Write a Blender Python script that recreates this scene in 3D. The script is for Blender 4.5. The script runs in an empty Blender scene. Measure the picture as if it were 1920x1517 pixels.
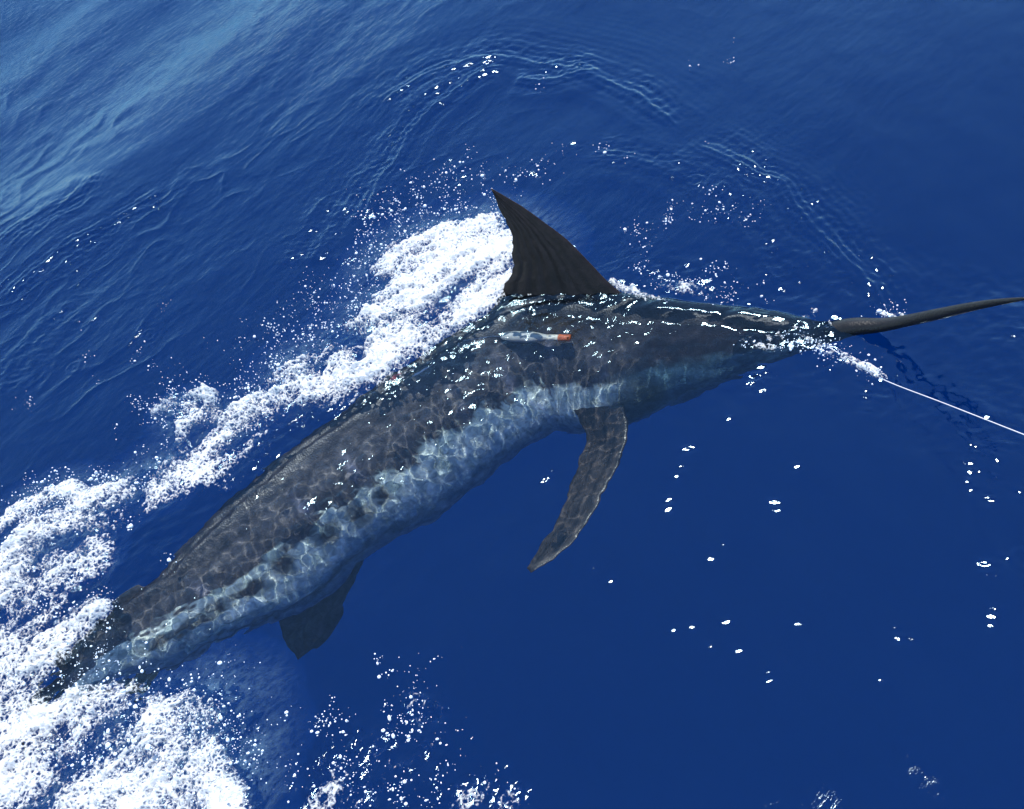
import bpy, math, random
import numpy as np
from mathutils import Vector, Matrix
from mathutils.bvhtree import BVHTree

# ------------------------------------------------------------------ camera
sc = bpy.context.scene
PW, PH = 1920.0, 1517.0                       # size of the photograph that positions are measured in
CAM_H, DEP, ROLL, HFOV = 2.3, math.radians(50), math.radians(20), math.radians(58)
C0 = np.array([0, 0, CAM_H])
FWD = np.array([0, math.cos(DEP), -math.sin(DEP)])
U0 = np.array([0, math.sin(DEP), math.cos(DEP)])
R0 = np.array([1.0, 0, 0])
RC = math.cos(ROLL)*R0 - math.sin(ROLL)*U0
UC = math.sin(ROLL)*R0 + math.cos(ROLL)*U0
TAN = math.tan(HFOV/2)
cd = bpy.data.cameras.new('camera')
cam = bpy.data.objects.new('camera', cd)
sc.collection.objects.link(cam)
cd.sensor_fit = 'HORIZONTAL'
cd.angle = HFOV
cd.clip_start, cd.clip_end = 0.05, 3000
mw = Matrix.Identity(4)
for i in range(3):
    mw[i][0], mw[i][1], mw[i][2], mw[i][3] = RC[i], UC[i], -FWD[i], C0[i]
cam.matrix_world = mw
sc.camera = cam

# ------------------------------------------------------------------ sky and sun
SUN_EL, SUN_AZ = math.radians(75), math.radians(26)      # azimuth measured from +Y towards +X
w = bpy.data.worlds.new('World')
sc.world = w
w.use_nodes = True
nt = w.node_tree
sky = nt.nodes.new('ShaderNodeTexSky')
sky.sky_type = 'NISHITA'
sky.sun_disc = False
sky.sun_elevation = SUN_EL
sky.sun_rotation = SUN_AZ
sky.air_density, sky.dust_density, sky.ozone_density = 1.0, 0.0, 1.6
nt.links.new(sky.outputs[0], nt.nodes['Background'].inputs[0])
nt.nodes['Background'].inputs[1].default_value = 0.15
sl = bpy.data.lights.new('sun', 'SUN')
sl.energy = 3.6
sl.color = (1.0, 0.955, 0.89)
sl.angle = math.radians(0.53)
sun = bpy.data.objects.new('sun', sl)
sc.collection.objects.link(sun)
sdir = Vector((math.cos(SUN_EL)*math.sin(SUN_AZ), math.cos(SUN_EL)*math.cos(SUN_AZ), math.sin(SUN_EL)))
sun.rotation_euler = sdir.to_track_quat('Z', 'Y').to_euler()
sl.cycles.is_caustics_light = True
sc.view_settings.view_transform = 'Standard'
sc.view_settings.look = 'None'
sc.view_settings.exposure = 1.0
sc.view_settings.gamma = 1.0
sc.cycles.use_denoising = True
sc.cycles.caustics_refractive = True
sc.cycles.caustics_reflective = True
sc.cycles.sample_clamp_direct = 30
sc.cycles.sample_clamp_indirect = 4
sc.cycles.use_adaptive_sampling = True
sc.cycles.adaptive_threshold = 0.025
sc.cycles.max_bounces = 7
sc.cycles.transmission_bounces = 6

# ------------------------------------------------------------------ helpers
def ray(px, py):
    a = (px - PW/2)/(PW/2)*TAN
    b = (PH/2 - py)/(PW/2)*TAN
    v = FWD + a*RC + b*UC
    return v/np.linalg.norm(v)

def at(px, py, z=0.0):
    """place in the world, at height z, of something seen at a pixel; below the water the ray bends"""
    v = ray(px, py)
    if z >= 0:
        return C0 + v*((z - C0[2])/v[2])
    p = C0 + v*(-C0[2]/v[2])
    n = 1/1.333
    c = -v[2]
    k = math.sqrt(1 - n*n*(1 - c*c))
    q = n*v + np.array([0, 0, n*c - k])
    return p + q*(z/q[2])

def proj(P):
    P = np.asarray(P, float)
    if P[2] < 0:
        dz = -P[2]
        D = np.linalg.norm(P[:2] - C0[:2])
        lo, hi = 0.0, D
        for _ in range(30):
            m = (lo + hi)/2
            if m/math.hypot(m, CAM_H) > 1.333*(D - m)/math.hypot(D - m, dz):
                hi = m
            else:
                lo = m
        P = np.array([*(C0[:2] + (P[:2] - C0[:2])*m/D), 0.0])
    v = P - C0
    zz = v @ FWD
    return np.array([PW/2 + (v @ RC)/zz/TAN*PW/2, PH/2 - (v @ UC)/zz/TAN*PW/2])

def sstep(a, b, x):
    t = np.clip((x - a)/(b - a), 0, 1)
    return t*t*(3 - 2*t)

def hash2(ix, iy, seed):
    h = (ix.astype(np.uint32)*np.uint32(374761393) + iy.astype(np.uint32)*np.uint32(668265263)
         + np.uint32((seed*2246822519) & 0xffffffff))
    h = (h ^ (h >> np.uint32(13)))*np.uint32(1274126177)
    h = (h ^ (h >> np.uint32(16)))*np.uint32(2246822519)
    return h ^ (h >> np.uint32(15))

def pn(x, y, seed=0):
    """gradient noise, about -1..1"""
    fx, fy = np.floor(x), np.floor(y)
    ix, iy = fx.astype(np.int64), fy.astype(np.int64)
    dx, dy = x - fx, y - fy
    u = dx*dx*dx*(dx*(dx*6 - 15) + 10)
    v = dy*dy*dy*(dy*(dy*6 - 15) + 10)
    def g(ox, oy):
        a = hash2(ix + ox, iy + oy, seed).astype(np.float64)*(2*np.pi/4294967296.0)
        return np.cos(a)*(dx - ox) + np.sin(a)*(dy - oy)
    a0 = g(0, 0)*(1 - u) + g(1, 0)*u
    a1 = g(0, 1)*(1 - u) + g(1, 1)*u
    return (a0*(1 - v) + a1*v)*1.5

def fbm(x, y, oct=4, seed=0, gain=0.5):
    s, a = 0.0, 1.0
    for o in range(oct):
        s = s + a*pn(x*2**o + 13.7*o, y*2**o - 7.3*o, seed + o)
        a *= gain
    return s

def worley(x, y, seed=0):
    fx, fy = np.floor(x), np.floor(y)
    ix, iy = fx.astype(np.int64), fy.astype(np.int64)
    f1 = np.full(x.shape, 9.0)
    f2 = np.full(x.shape, 9.0)
    for ox in (-1, 0, 1):
        for oy in (-1, 0, 1):
            a = hash2(ix + ox, iy + oy, seed)/4294967296.0
            b = hash2(ix + ox, iy + oy, seed + 77)/4294967296.0
            d = np.hypot(fx + ox + a - x, fy + oy + b - y)
            f2 = np.where(d < f1, f1, np.minimum(f2, d))
            f1 = np.minimum(f1, d)
    return f1, f2

def polydist(x, y, pts):
    """distance, signed side and place along a polyline"""
    best = np.full(x.shape, 1e9)
    side = np.zeros(x.shape)
    along = np.zeros(x.shape)
    n = len(pts) - 1
    for i in range(n):
        ax, ay = pts[i][:2]
        bx, by = pts[i+1][:2]
        ex, ey = bx - ax, by - ay
        L2 = ex*ex + ey*ey + 1e-12
        t = np.clip(((x - ax)*ex + (y - ay)*ey)/L2, 0, 1)
        d = np.hypot(x - ax - t*ex, y - ay - t*ey)
        m = d < best
        best = np.where(m, d, best)
        side = np.where(m, np.sign(ex*(y - ay) - ey*(x - ax)), side)
        along = np.where(m, (i + t)/n, along)
    return best, side, along

def mesh_np(name, v, f, mat, parent=None, smooth=True, attrs=None, colors=None):
    v = np.ascontiguousarray(v, dtype=np.float32)
    f = np.ascontiguousarray(f, dtype=np.int32)
    me = bpy.data.meshes.new(name)
    k = f.shape[1]
    me.vertices.add(len(v)); me.vertices.foreach_set('co', v.ravel())
    me.loops.add(f.size); me.loops.foreach_set('vertex_index', f.ravel())
    me.polygons.add(len(f))
    me.polygons.foreach_set('loop_start', np.arange(len(f), dtype=np.int32)*k)
    me.polygons.foreach_set('loop_total', np.full(len(f), k, dtype=np.int32))
    me.update(calc_edges=True)
    me.polygons.foreach_set('use_smooth', np.full(len(f), smooth, dtype=bool))
    for an, av in (attrs or {}).items():
        a = me.attributes.new(an, 'FLOAT', 'POINT')
        a.data.foreach_set('value', np.ascontiguousarray(av, dtype=np.float32))
    if colors is not None:
        a = me.color_attributes.new('skin', 'FLOAT_COLOR', 'POINT')
        cc = np.concatenate([colors, np.ones((len(colors), 1))], 1).astype(np.float32)
        a.data.foreach_set('color', np.ascontiguousarray(cc).ravel())
    me.validate()
    me.materials.append(mat)
    o = bpy.data.objects.new(name, me)
    sc.collection.objects.link(o)
    if parent:
        o.parent = parent
    return o

def tag(o, label=None, cat=None, group=None, kind=None):
    if label: o['label'] = label
    if cat: o['category'] = cat
    if group: o['group'] = group
    if kind: o['kind'] = kind
    return o

def grid_faces(nr, nc, wrap=False):
    idx = np.arange(nr*nc).reshape(nr, nc)
    if wrap:
        idx = np.concatenate([idx, idx[:, :1]], 1)
    return np.stack([idx[:-1, :-1], idx[:-1, 1:], idx[1:, 1:], idx[1:, :-1]], -1).reshape(-1, 4)

def lerp_keys(keys, x):
    kx = [k[0] for k in keys]
    return np.interp(x, kx, [k[1] for k in keys])

def smooth_curve(P, n):
    """Catmull-Rom through P, n samples at even chord length"""
    P = np.asarray(P, float)
    E = np.vstack([2*P[0] - P[1], P, 2*P[-1] - P[-2]])
    out = []
    m = 24
    for i in range(len(P) - 1):
        p0, p1, p2, p3 = E[i:i+4]
        t = np.linspace(0, 1, m, endpoint=False)[:, None]
        out.append(0.5*((2*p1) + (-p0 + p2)*t + (2*p0 - 5*p1 + 4*p2 - p3)*t*t + (-p0 + 3*p1 - 3*p2 + p3)*t**3))
    out.append(P[-1:])
    Q = np.vstack(out)
    s = np.concatenate([[0], np.cumsum(np.linalg.norm(np.diff(Q[:, :3], axis=0), axis=1))])
    ss = np.linspace(0, s[-1], n)
    return np.stack([np.interp(ss, s, Q[:, j]) for j in range(Q.shape[1])], 1)

CREST = math.atan2(*(at(640, 0)[:2] - at(0, 480)[:2])[::-1])      # the way the wind crests run

# ------------------------------------------------------------------ materials
def new_mat(name):
    m = bpy.data.materials.new(name)
    m.use_nodes = True
    m.node_tree.nodes.clear()
    return m, m.node_tree, m.node_tree.nodes.new('ShaderNodeOutputMaterial')

def N(t, kind, **inp):
    n = t.nodes.new(kind)
    for k, v in inp.items():
        k = k.replace('_', ' ')
        n.inputs[k].default_value = v
    return n

def water_material():
    m, t, o = new_mat('water')
    geo = t.nodes.new('ShaderNodeNewGeometry')
    n1 = N(t, 'ShaderNodeTexNoise', Scale=34.0, Detail=5.0, Roughness=0.6)
    mp = t.nodes.new('ShaderNodeMapping'); mp.vector_type = 'TEXTURE'
    mp.inputs['Rotation'].default_value = (0, 0, CREST)
    mp.inputs['Scale'].default_value = (2.6, 1.0, 1.0)
    t.links.new(geo.outputs['Position'], mp.inputs['Vector'])
    t.links.new(mp.outputs[0], n1.inputs['Vector'])
    at_ = t.nodes.new('ShaderNodeAttribute'); at_.attribute_name = 'chop'
    mu = t.nodes.new('ShaderNodeMath'); mu.operation = 'MULTIPLY'; mu.inputs[1].default_value = 0.006
    t.links.new(at_.outputs['Fac'], mu.inputs[0])
    b = N(t, 'ShaderNodeBump', Strength=1.0)
    t.links.new(mu.outputs[0], b.inputs['Distance'])
    t.links.new(n1.outputs['Fac'], b.inputs['Height'])
    fr = N(t, 'ShaderNodeFresnel', IOR=1.44)
    t.links.new(b.outputs[0], fr.inputs['Normal'])
    gl = N(t, 'ShaderNodeBsdfGlossy', Roughness=0.115, Color=(0.56, 0.85, 1, 1))
    gl.distribution = 'BECKMANN'
    t.links.new(b.outputs[0], gl.inputs['Normal'])
    rf = N(t, 'ShaderNodeBsdfRefraction', Roughness=0.0, IOR=1.333, Color=(0.90, 0.97, 1.0, 1))
    mx = t.nodes.new('ShaderNodeMixShader')
    t.links.new(fr.outputs[0], mx.inputs[0])
    t.links.new(rf.outputs[0], mx.inputs[1])
    t.links.new(gl.outputs[0], mx.inputs[2])
    t.links.new(mx.outputs[0], o.inputs[0])
    return m

def deep_material():
    m, t, o = new_mat('deep_water')
    d = N(t, 'ShaderNodeBsdfDiffuse', Color=(0.002, 0.086, 0.288, 1))
    t.links.new(d.outputs[0], o.inputs[0])
    return m

def skin_material(name, rough=0.42, scale=1.0, bump=0.0015, spec=0.4):
    m, t, o = new_mat(name)
    a = t.nodes.new('ShaderNodeVertexColor'); a.layer_name = 'skin'
    tc = t.nodes.new('ShaderNodeTexCoord')
    n1 = N(t, 'ShaderNodeTexNoise', Scale=38.0*scale, Detail=5.0, Roughness=0.65)
    t.links.new(tc.outputs['Object'], n1.inputs['Vector'])
    rp = t.nodes.new('ShaderNodeMapRange')
    rp.inputs[1].default_value, rp.inputs[2].default_value = 0.3, 0.7
    rp.inputs[3].default_value, rp.inputs[4].default_value = 0.55, 1.45
    t.links.new(n1.outputs['Fac'], rp.inputs[0])
    mx = t.nodes.new('ShaderNodeVectorMath'); mx.operation = 'MULTIPLY'
    t.links.new(a.outputs['Color'], mx.inputs[0])
    t.links.new(rp.outputs[0], mx.inputs[1])
    vo = N(t, 'ShaderNodeTexVoronoi', Scale=150.0*scale)
    t.links.new(tc.outputs['Object'], vo.inputs['Vector'])
    b = N(t, 'ShaderNodeBump', Strength=0.6, Distance=bump)
    t.links.new(vo.outputs['Distance'], b.inputs['Height'])
    p = N(t, 'ShaderNodeBsdfPrincipled', Roughness=rough)
    p.inputs['Specular IOR Level'].default_value = spec
    t.links.new(mx.outputs[0], p.inputs['Base Color'])
    t.links.new(b.outputs[0], p.inputs['Normal'])
    t.links.new(p.outputs[0], o.inputs[0])
    return m

def plain(name, col, rough=0.5, noise=0.15, scale=60.0, spec=0.5):
    m, t, o = new_mat(name)
    tc = t.nodes.new('ShaderNodeTexCoord')
    n1 = N(t, 'ShaderNodeTexNoise', Scale=scale, Detail=4.0)
    t.links.new(tc.outputs['Object'], n1.inputs['Vector'])
    rp = t.nodes.new('ShaderNodeMapRange')
    rp.inputs[1].default_value, rp.inputs[2].default_value = 0.3, 0.7
    rp.inputs[3].default_value, rp.inputs[4].default_value = 1 - noise, 1 + noise
    t.links.new(n1.outputs['Fac'], rp.inputs[0])
    mx = t.nodes.new('ShaderNodeVectorMath'); mx.operation = 'MULTIPLY'
    mx.inputs[0].default_value = col
    t.links.new(rp.outputs[0], mx.inputs[1])
    p = N(t, 'ShaderNodeBsdfPrincipled', Roughness=rough)
    p.inputs['Specular IOR Level'].default_value = spec
    t.links.new(mx.outputs[0], p.inputs['Base Color'])
    t.links.new(p.outputs[0], o.inputs[0])
    return m

def foam_material():
    m, t, o = new_mat('foam')
    geo = t.nodes.new('ShaderNodeNewGeometry')
    de = t.nodes.new('ShaderNodeAttribute'); de.attribute_name = 'dens'
    n1 = N(t, 'ShaderNodeTexNoise', Scale=95.0, Detail=5.0, Roughness=0.6)
    t.links.new(geo.outputs['Position'], n1.inputs['Vector'])
    v1 = N(t, 'ShaderNodeTexVoronoi', Scale=75.0)
    v1.feature = 'DISTANCE_TO_EDGE'
    t.links.new(geo.outputs['Position'], v1.inputs['Vector'])
    a1 = t.nodes.new('ShaderNodeMath'); a1.operation = 'MULTIPLY_ADD'        # noise
    t.links.new(n1.outputs['Fac'], a1.inputs[0]); a1.inputs[1].default_value = 2.2; a1.inputs[2].default_value = -1.1
    a2 = t.nodes.new('ShaderNodeMath'); a2.operation = 'MULTIPLY_ADD'        # bubble walls
    t.links.new(v1.outputs['Distance'], a2.inputs[0]); a2.inputs[1].default_value = -1.6
    t.links.new(a1.outputs[0], a2.inputs[2])
    a3 = t.nodes.new('ShaderNodeMath'); a3.operation = 'ADD'
    t.links.new(a2.outputs[0], a3.inputs[0]); t.links.new(de.outputs['Fac'], a3.inputs[1])
    mr = t.nodes.new('ShaderNodeMapRange'); mr.interpolation_type = 'SMOOTHSTEP'
    mr.inputs[1].default_value, mr.inputs[2].default_value = -0.32, 0.50
    t.links.new(a3.outputs[0], mr.inputs[0])
    b = N(t, 'ShaderNodeBump', Strength=0.7, Distance=0.004)
    t.links.new(a2.outputs[0], b.inputs['Height'])
    p = N(t, 'ShaderNodeBsdfPrincipled', Roughness=0.3)
    p.inputs['Base Color'].default_value = (0.64, 0.67, 0.69, 1)
    t.links.new(b.outputs[0], p.inputs['Normal'])
    tr = N(t, 'ShaderNodeBsdfTranslucent', Color=(0.6, 0.66, 0.70, 1))
    mx = t.nodes.new('ShaderNodeMixShader'); mx.inputs[0].default_value = 0.25
    t.links.new(p.outputs[0], mx.inputs[1]); t.links.new(tr.outputs[0], mx.inputs[2])
    tp = t.nodes.new('ShaderNodeBsdfTransparent')
    m2 = t.nodes.new('ShaderNodeMixShader')
    t.links.new(mr.outputs[0], m2.inputs[0]); t.links.new(tp.outputs[0], m2.inputs[1]); t.links.new(mx.outputs[0], m2.inputs[2])
    t.links.new(m2.outputs[0], o.inputs[0])
    return m

M_WATER, M_DEEP, M_SKIN = water_material(), deep_material(), skin_material('marlin_skin')
M_FIN = skin_material('marlin_fin', rough=0.30, scale=1.3, bump=0.0008, spec=0.22)
M_FOAM = foam_material()

# ------------------------------------------------------------------ marlin: body from measured outlines
ST = [  # upper outline pixel, lower outline pixel, height of the back
    (130, 1222, 150, 1300, -0.14), (205, 1140, 240, 1284, -0.12), (285, 1085, 339, 1238, -0.10),
    (400, 962, 464, 1180, -0.07), (480, 893, 578, 1116, -0.055), (560, 828, 682, 1046, -0.045),
    (640, 772, 780, 1000, -0.035), (760, 685, 890, 910, -0.022), (860, 620, 985, 838, -0.012),
    (960, 562, 1075, 800, 0.0), (1070, 548, 1160, 788, 0.015), (1180, 556, 1245, 776, 0.022),
    (1280, 568, 1330, 742, 0.024), (1400, 580, 1415, 704, 0.022), (1490, 594, 1480, 668, 0.015),
    (1548, 606, 1540, 648, 0.0)]
RDG = np.array([at(a, b, z) for a, b, c, d, z in ST])
TG = np.gradient(RDG, axis=0)
TG /= np.linalg.norm(TG, axis=1)[:, None]
NS = 96
PHI = np.linspace(0, 2*np.pi, NS, endpoint=False)     # 0 top, pi belly; 0..pi is the flank that faces the camera
def section(a, b, top=0.2):
    c, s = np.cos(PHI), np.sin(PHI)
    return -b*np.sign(s)*np.abs(s)**0.92*(1 - top*c), a*np.sign(c)*np.abs(c)**0.95
def frame(i):
    T = TG[i]
    nh = np.cross([0, 0, 1], T); nh /= np.linalg.norm(nh)       # away from the camera
    lean = math.radians(np.interp(i, [0, 4, 9, 15], [22, 26, 24, 14]))
    up0 = np.cross(T, nh)
    up = math.cos(lean)*up0 + math.sin(lean)*nh
    sd = np.cross(T, up); sd /= np.linalg.norm(sd)               # away side
    return T, up, -sd
SEC = []
for i, (ux, uy, lx, ly, z) in enumerate(ST):
    T, up, sd = frame(i)
    ratio = np.interp(i, [0, 2, 6, 9, 12, 15], [0.60, 0.5, 0.46, 0.46, 0.5, 0.62])
    e = np.array([lx - ux, ly - uy], float)
    want = np.linalg.norm(e); e /= want
    a, c = 0.15, RDG[i] - 0.15*np.array(up)
    for it in range(14):
        X, Y = section(a, ratio*a)
        pts = c + X[::4, None]*sd + Y[::4, None]*up
        q = np.array([proj(p) for p in pts]) - np.array([ux, uy])
        d = q @ e
        lo, hi = d.min(), d.max()
        a *= want/(hi - lo)
        # slide so that the upper outline meets the measured one
        pxm = (hi - lo)/(2*a)
        c = c + (up*lo/pxm)*0.8
    SEC.append((c, a, ratio*a, T, up, sd))
# bill: tapering spear, lifted out of the water
BILL = [(1600, 612, 0.006, 0.032), (1645, 611, 0.028, 0.0240), (1697, 602, 0.075, 0.0195), (1763, 588, 0.16, 0.0180),
        (1842, 571, 0.26, 0.0125), (1905, 562, 0.335, 0.0070), (1938, 558, 0.372, 0.0022)]
rows = []
for c, a, b, T, up, sd in SEC:
    rows.append(np.concatenate([c, [a, b], up, sd]))
bu = SEC[-1][4]
for px, py, z, r in BILL:
    rows.append(np.concatenate([at(px, py, z), [r*0.9, r], bu, SEC[-1][5]]))
tail_c = rows[0].copy()
tail_c[:3] = rows[0][:3] - 0.10*SEC[0][3] - np.array([0, 0, 0.01]); tail_c[3] *= 0.72; tail_c[4] *= 0.8
rows = [tail_c] + rows
CV = smooth_curve(np.array(rows), 620)
ker = np.exp(-np.linspace(-2, 2, 31)**2); ker /= ker.sum()
pad = np.concatenate([2*CV[:1] - CV[15:0:-1], CV, 2*CV[-1:] - CV[-2:-17:-1]])
CV = np.stack([np.convolve(pad[:, j], ker, 'valid') for j in range(CV.shape[1])], 1)
CV[:, 3:5] = np.maximum(CV[:, 3:5], 0.0012)
NR = len(CV)
cen, aa, bb, ups, sds = CV[:, :3], CV[:, 3], CV[:, 4], CV[:, 5:8], CV[:, 8:11]
arc = np.concatenate([[0], np.cumsum(np.linalg.norm(np.diff(cen, axis=0), axis=1))])
def arc_of_row(k):                      # arc length at a control row
    d = np.linalg.norm(cen - rows[k][:3], axis=1)
    return arc[d.argmin()]
A_PED, A_FIN0, A_FIN1, A_GILL, A_JAW = arc_of_row(1), arc_of_row(10), arc_of_row(12), arc_of_row(12) + 0.06, arc_of_row(16)
tg = np.gradient(cen, axis=0); tg /= np.linalg.norm(tg, axis=1)[:, None]
kb = np.exp(-np.linspace(-2, 2, 121)**2); kb /= kb.sum()
def soft(A):
    P = np.concatenate([np.repeat(A[:1], 60, 0), A, np.repeat(A[-1:], 60, 0)])
    return np.stack([np.convolve(P[:, j], kb, 'valid') for j in range(A.shape[1])], 1)
ups = soft(ups); ups /= np.linalg.norm(ups, axis=1)[:, None]
upo = ups - tg*np.sum(ups*tg, 1)[:, None]; upo /= np.linalg.norm(upo, axis=1)[:, None]
wb = sstep(A_JAW - 0.25, A_JAW + 0.05, arc)[:, None]       # the bill follows its own axis
ups = ups*(1 - wb) + upo*wb; ups /= np.linalg.norm(ups, axis=1)[:, None]
sds = soft(CV[:, 8:11]); sds = sds - ups*np.sum(sds*ups, 1)[:, None]; sds /= np.linalg.norm(sds, axis=1)[:, None]
cphi, sphi = np.cos(PHI), np.sin(PHI)
topw = 0.22*np.clip((A_JAW - arc)/0.3, 0, 1)[:, None]
X = bb[:, None]*(np.sign(sphi)*np.abs(sphi)**0.92)[None]*(1 - topw*cphi[None])
Y = aa[:, None]*(np.sign(cphi)*np.abs(cphi)**0.95)[None]
AR, PP = np.meshgrid(arc, np.minimum(PHI, 2*np.pi - PHI)/np.pi, indexing='ij')    # PP: 0 back, 1 belly
AS, PF = np.meshgrid(arc, PHI, indexing='ij')
body_m = np.clip((A_JAW - AR)/0.15, 0, 1)*np.clip((AR - 0.03)/0.1, 0, 1)
# relief: dorsal groove, gill cover step, lateral waviness, keels by the tail
groove = -0.010*np.exp(-((PP - 0.055)/0.022)**2)*sstep(A_PED + 0.25, A_PED + 0.5, AR)*sstep(A_FIN1, A_FIN0, AR)
gl_line = A_GILL - 0.10*np.sin(np.pi*PP)**1.2
gill = 0.012*sstep(gl_line, gl_line + 0.02, AR)*sstep(gl_line + 0.16, gl_line + 0.04, AR)*sstep(0.15, 0.35, PP)*sstep(1.0, 0.85, PP)
lump = 0.005*fbm(AS*5, PF*2.2, 3, 5)*body_m
ridge = 0.012*np.exp(-(PP/0.03)**2)*sstep(A_FIN0 - 0.75, A_FIN0 - 0.1, AR)*sstep(A_FIN1 + 0.05, A_FIN1, AR)*(0.7 + 0.5*pn(AR*40, PP*0, 9))
keel = 0.012*np.exp(-((PP - 0.52)/0.05)**2)*sstep(A_PED + 0.2, A_PED + 0.02, AR)
mouth = -0.007*np.exp(-((PP - 0.66 + 0.10*(AR - A_JAW + 0.25)/0.25)/0.03)**2)*sstep(A_JAW - 0.28, A_JAW - 0.22, AR)*sstep(A_JAW + 0.06, A_JAW, AR)
dis = groove + gill + lump + ridge + keel + mouth
rad = np.sqrt(X**2 + Y**2) + 1e-6
X = X*(1 + dis/rad); Y = Y*(1 + dis/rad)
if np.mean(sds[:, 1]) > 0:                # side vector points to the camera side
    sds = -sds
V = cen[:, None, :] + X[..., None]*sds[:, None, :] + Y[..., None]*ups[:, None, :]
flatV = V.reshape(-1, 3)
def fast_proj(P):
    """picture of points, with the bend of light at a flat surface"""
    z = np.minimum(P[..., 2], 0)
    D = np.hypot(P[..., 0], P[..., 1])
    lo = np.zeros_like(D); hi = D.copy()
    for _ in range(24):
        m = (lo + hi)/2
        big = m/np.hypot(m, CAM_H) > 1.333*(D - m)/np.hypot(D - m, -z + 1e-9)
        hi = np.where(big, m, hi); lo = np.where(big, lo, m)
    s = np.where(z < -1e-5, m/np.maximum(D, 1e-6), 1.0)
    Q = np.stack([P[..., 0]*s, P[..., 1]*s, np.where(z < -1e-5, 0, P[..., 2])], -1) - C0
    zz = Q @ FWD
    return np.stack([PW/2 + (Q @ RC)/zz/TAN*PW/2, PH/2 - (Q @ UC)/zz/TAN*PW/2], -1)
FASTP = fast_proj(V)
def near_row(px, py):
    """row and column on the camera side of the body whose picture is nearest a pixel"""
    d = (FASTP[:, 1:NS//2, 0] - px)**2 + (FASTP[:, 1:NS//2, 1] - py)**2
    r, c = np.unravel_index(d.argmin(), d.shape)
    return int(np.clip(r, 3, NR - 4)), int(c) + 1
EDGE = []
for q in [(190, 1235), (240, 1205), (300, 1166), (392, 1122), (471, 1064), (511, 1035), (564, 1003), (603, 971), (682, 913), (768, 852), (839, 805), (884, 784), (963, 739), (1000, 715)]:
    r, c = near_row(*q)
    EDGE.append((arc[r], PHI[c]/np.pi))
EDGE.sort()
edge0 = lerp_keys(EDGE, AR)
# colours
n_big = fbm(AS*3.0, PF*1.6, 4, 21)
n_mid = fbm(AS*11, PF*5, 4, 31)
n_fine = fbm(AS*45, PF*18, 3, 41)
back = np.stack([0.021 + 0.009*n_mid, 0.018 + 0.007*n_mid, 0.020 + 0.007*n_mid], -1)
flank = np.array([0.098, 0.091, 0.090])[None, None]*(1 + 0.30*n_mid[..., None])
silver = np.stack([0.55 + 0.26*n_mid + 0.12*n_fine, 0.62 + 0.24*n_mid + 0.12*n_fine, 0.56 + 0.20*n_mid + 0.12*n_fine], -1)
belly = np.stack([0.12 + 0.10*n_mid, 0.21 + 0.12*n_mid, 0.29 + 0.12*n_mid], -1)  # grey-blue skin, with the water's blue fade at depth mixed into the colour
def mixc(a, b, t):
    return a*(1 - t[..., None]) + b*t[..., None]
col = mixc(back, flank + 0*back, sstep(0.10, 0.34, PP + 0.04*n_mid))
u01 = (AR - A_PED)/(A_GILL - A_PED)
bars = 0.5 + 0.5*np.sin(AR*2*np.pi/0.21 + 0.6*n_big)
edge = edge0 + 0.034*n_mid + 0.022*n_fine + 0.025*(bars - 0.5)*sstep(0.15, 0.4, u01)
col = mixc(col, back*0.75, sstep(edge - 0.14, edge - 0.03, PP)*0.55*sstep(0, 0.3, u01))
col = mixc(col, silver, sstep(edge, edge + 0.022, PP))
# lavender bars on the dark flank
lav = np.exp(-((np.mod(AR, 0.21)/0.21 - 0.5)/0.09)**2)*sstep(0.2, 0.3, PP)*sstep(edge + 0.02, edge - 0.05, PP)*np.clip(0.3 + n_big, 0, 1)
col = mixc(col, np.array([0.24, 0.24, 0.30])[None, None] + 0*col, np.clip(lav*0.55, 0, 1))
col = mixc(col, belly, sstep(edge + 0.10, edge + 0.25, PP + 0.06*n_mid + 0.03*n_big))
# dusky streak low on the flank towards the tail
streak = np.exp(-((PP - 0.70 - 0.03*n_big)/0.022)**2)*sstep(0.62, 0.35, u01)*sstep(0.02, 0.12, u01)
col = mixc(col, np.array([0.03, 0.045, 0.06])[None, None] + 0*col, np.clip(streak*0.9, 0, 1))
# head: darker, blue green cheeks with an olive patch
headm = sstep(A_GILL - 0.12, A_GILL + 0.08, AR)
cheek = np.stack([0.055 + 0.03*n_mid, 0.115 + 0.05*n_mid, 0.15 + 0.05*n_mid], -1)
col = mixc(col, mixc(back, cheek, sstep(0.42, 0.5, PP + 0.03*n_mid)), headm)
oliv = np.exp(-(((AR - A_GILL - 0.02)/0.10)**2 + ((PP - 0.62)/0.13)**2)**2)
col = mixc(col, np.array([0.035, 0.045, 0.028])[None, None] + 0*col, np.clip(oliv*(0.9 + 0.4*n_mid), 0, 1))
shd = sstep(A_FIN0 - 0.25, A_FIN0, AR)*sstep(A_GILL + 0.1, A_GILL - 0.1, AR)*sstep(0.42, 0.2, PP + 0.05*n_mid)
col = col*(1 - 0.6*shd[..., None])
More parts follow.
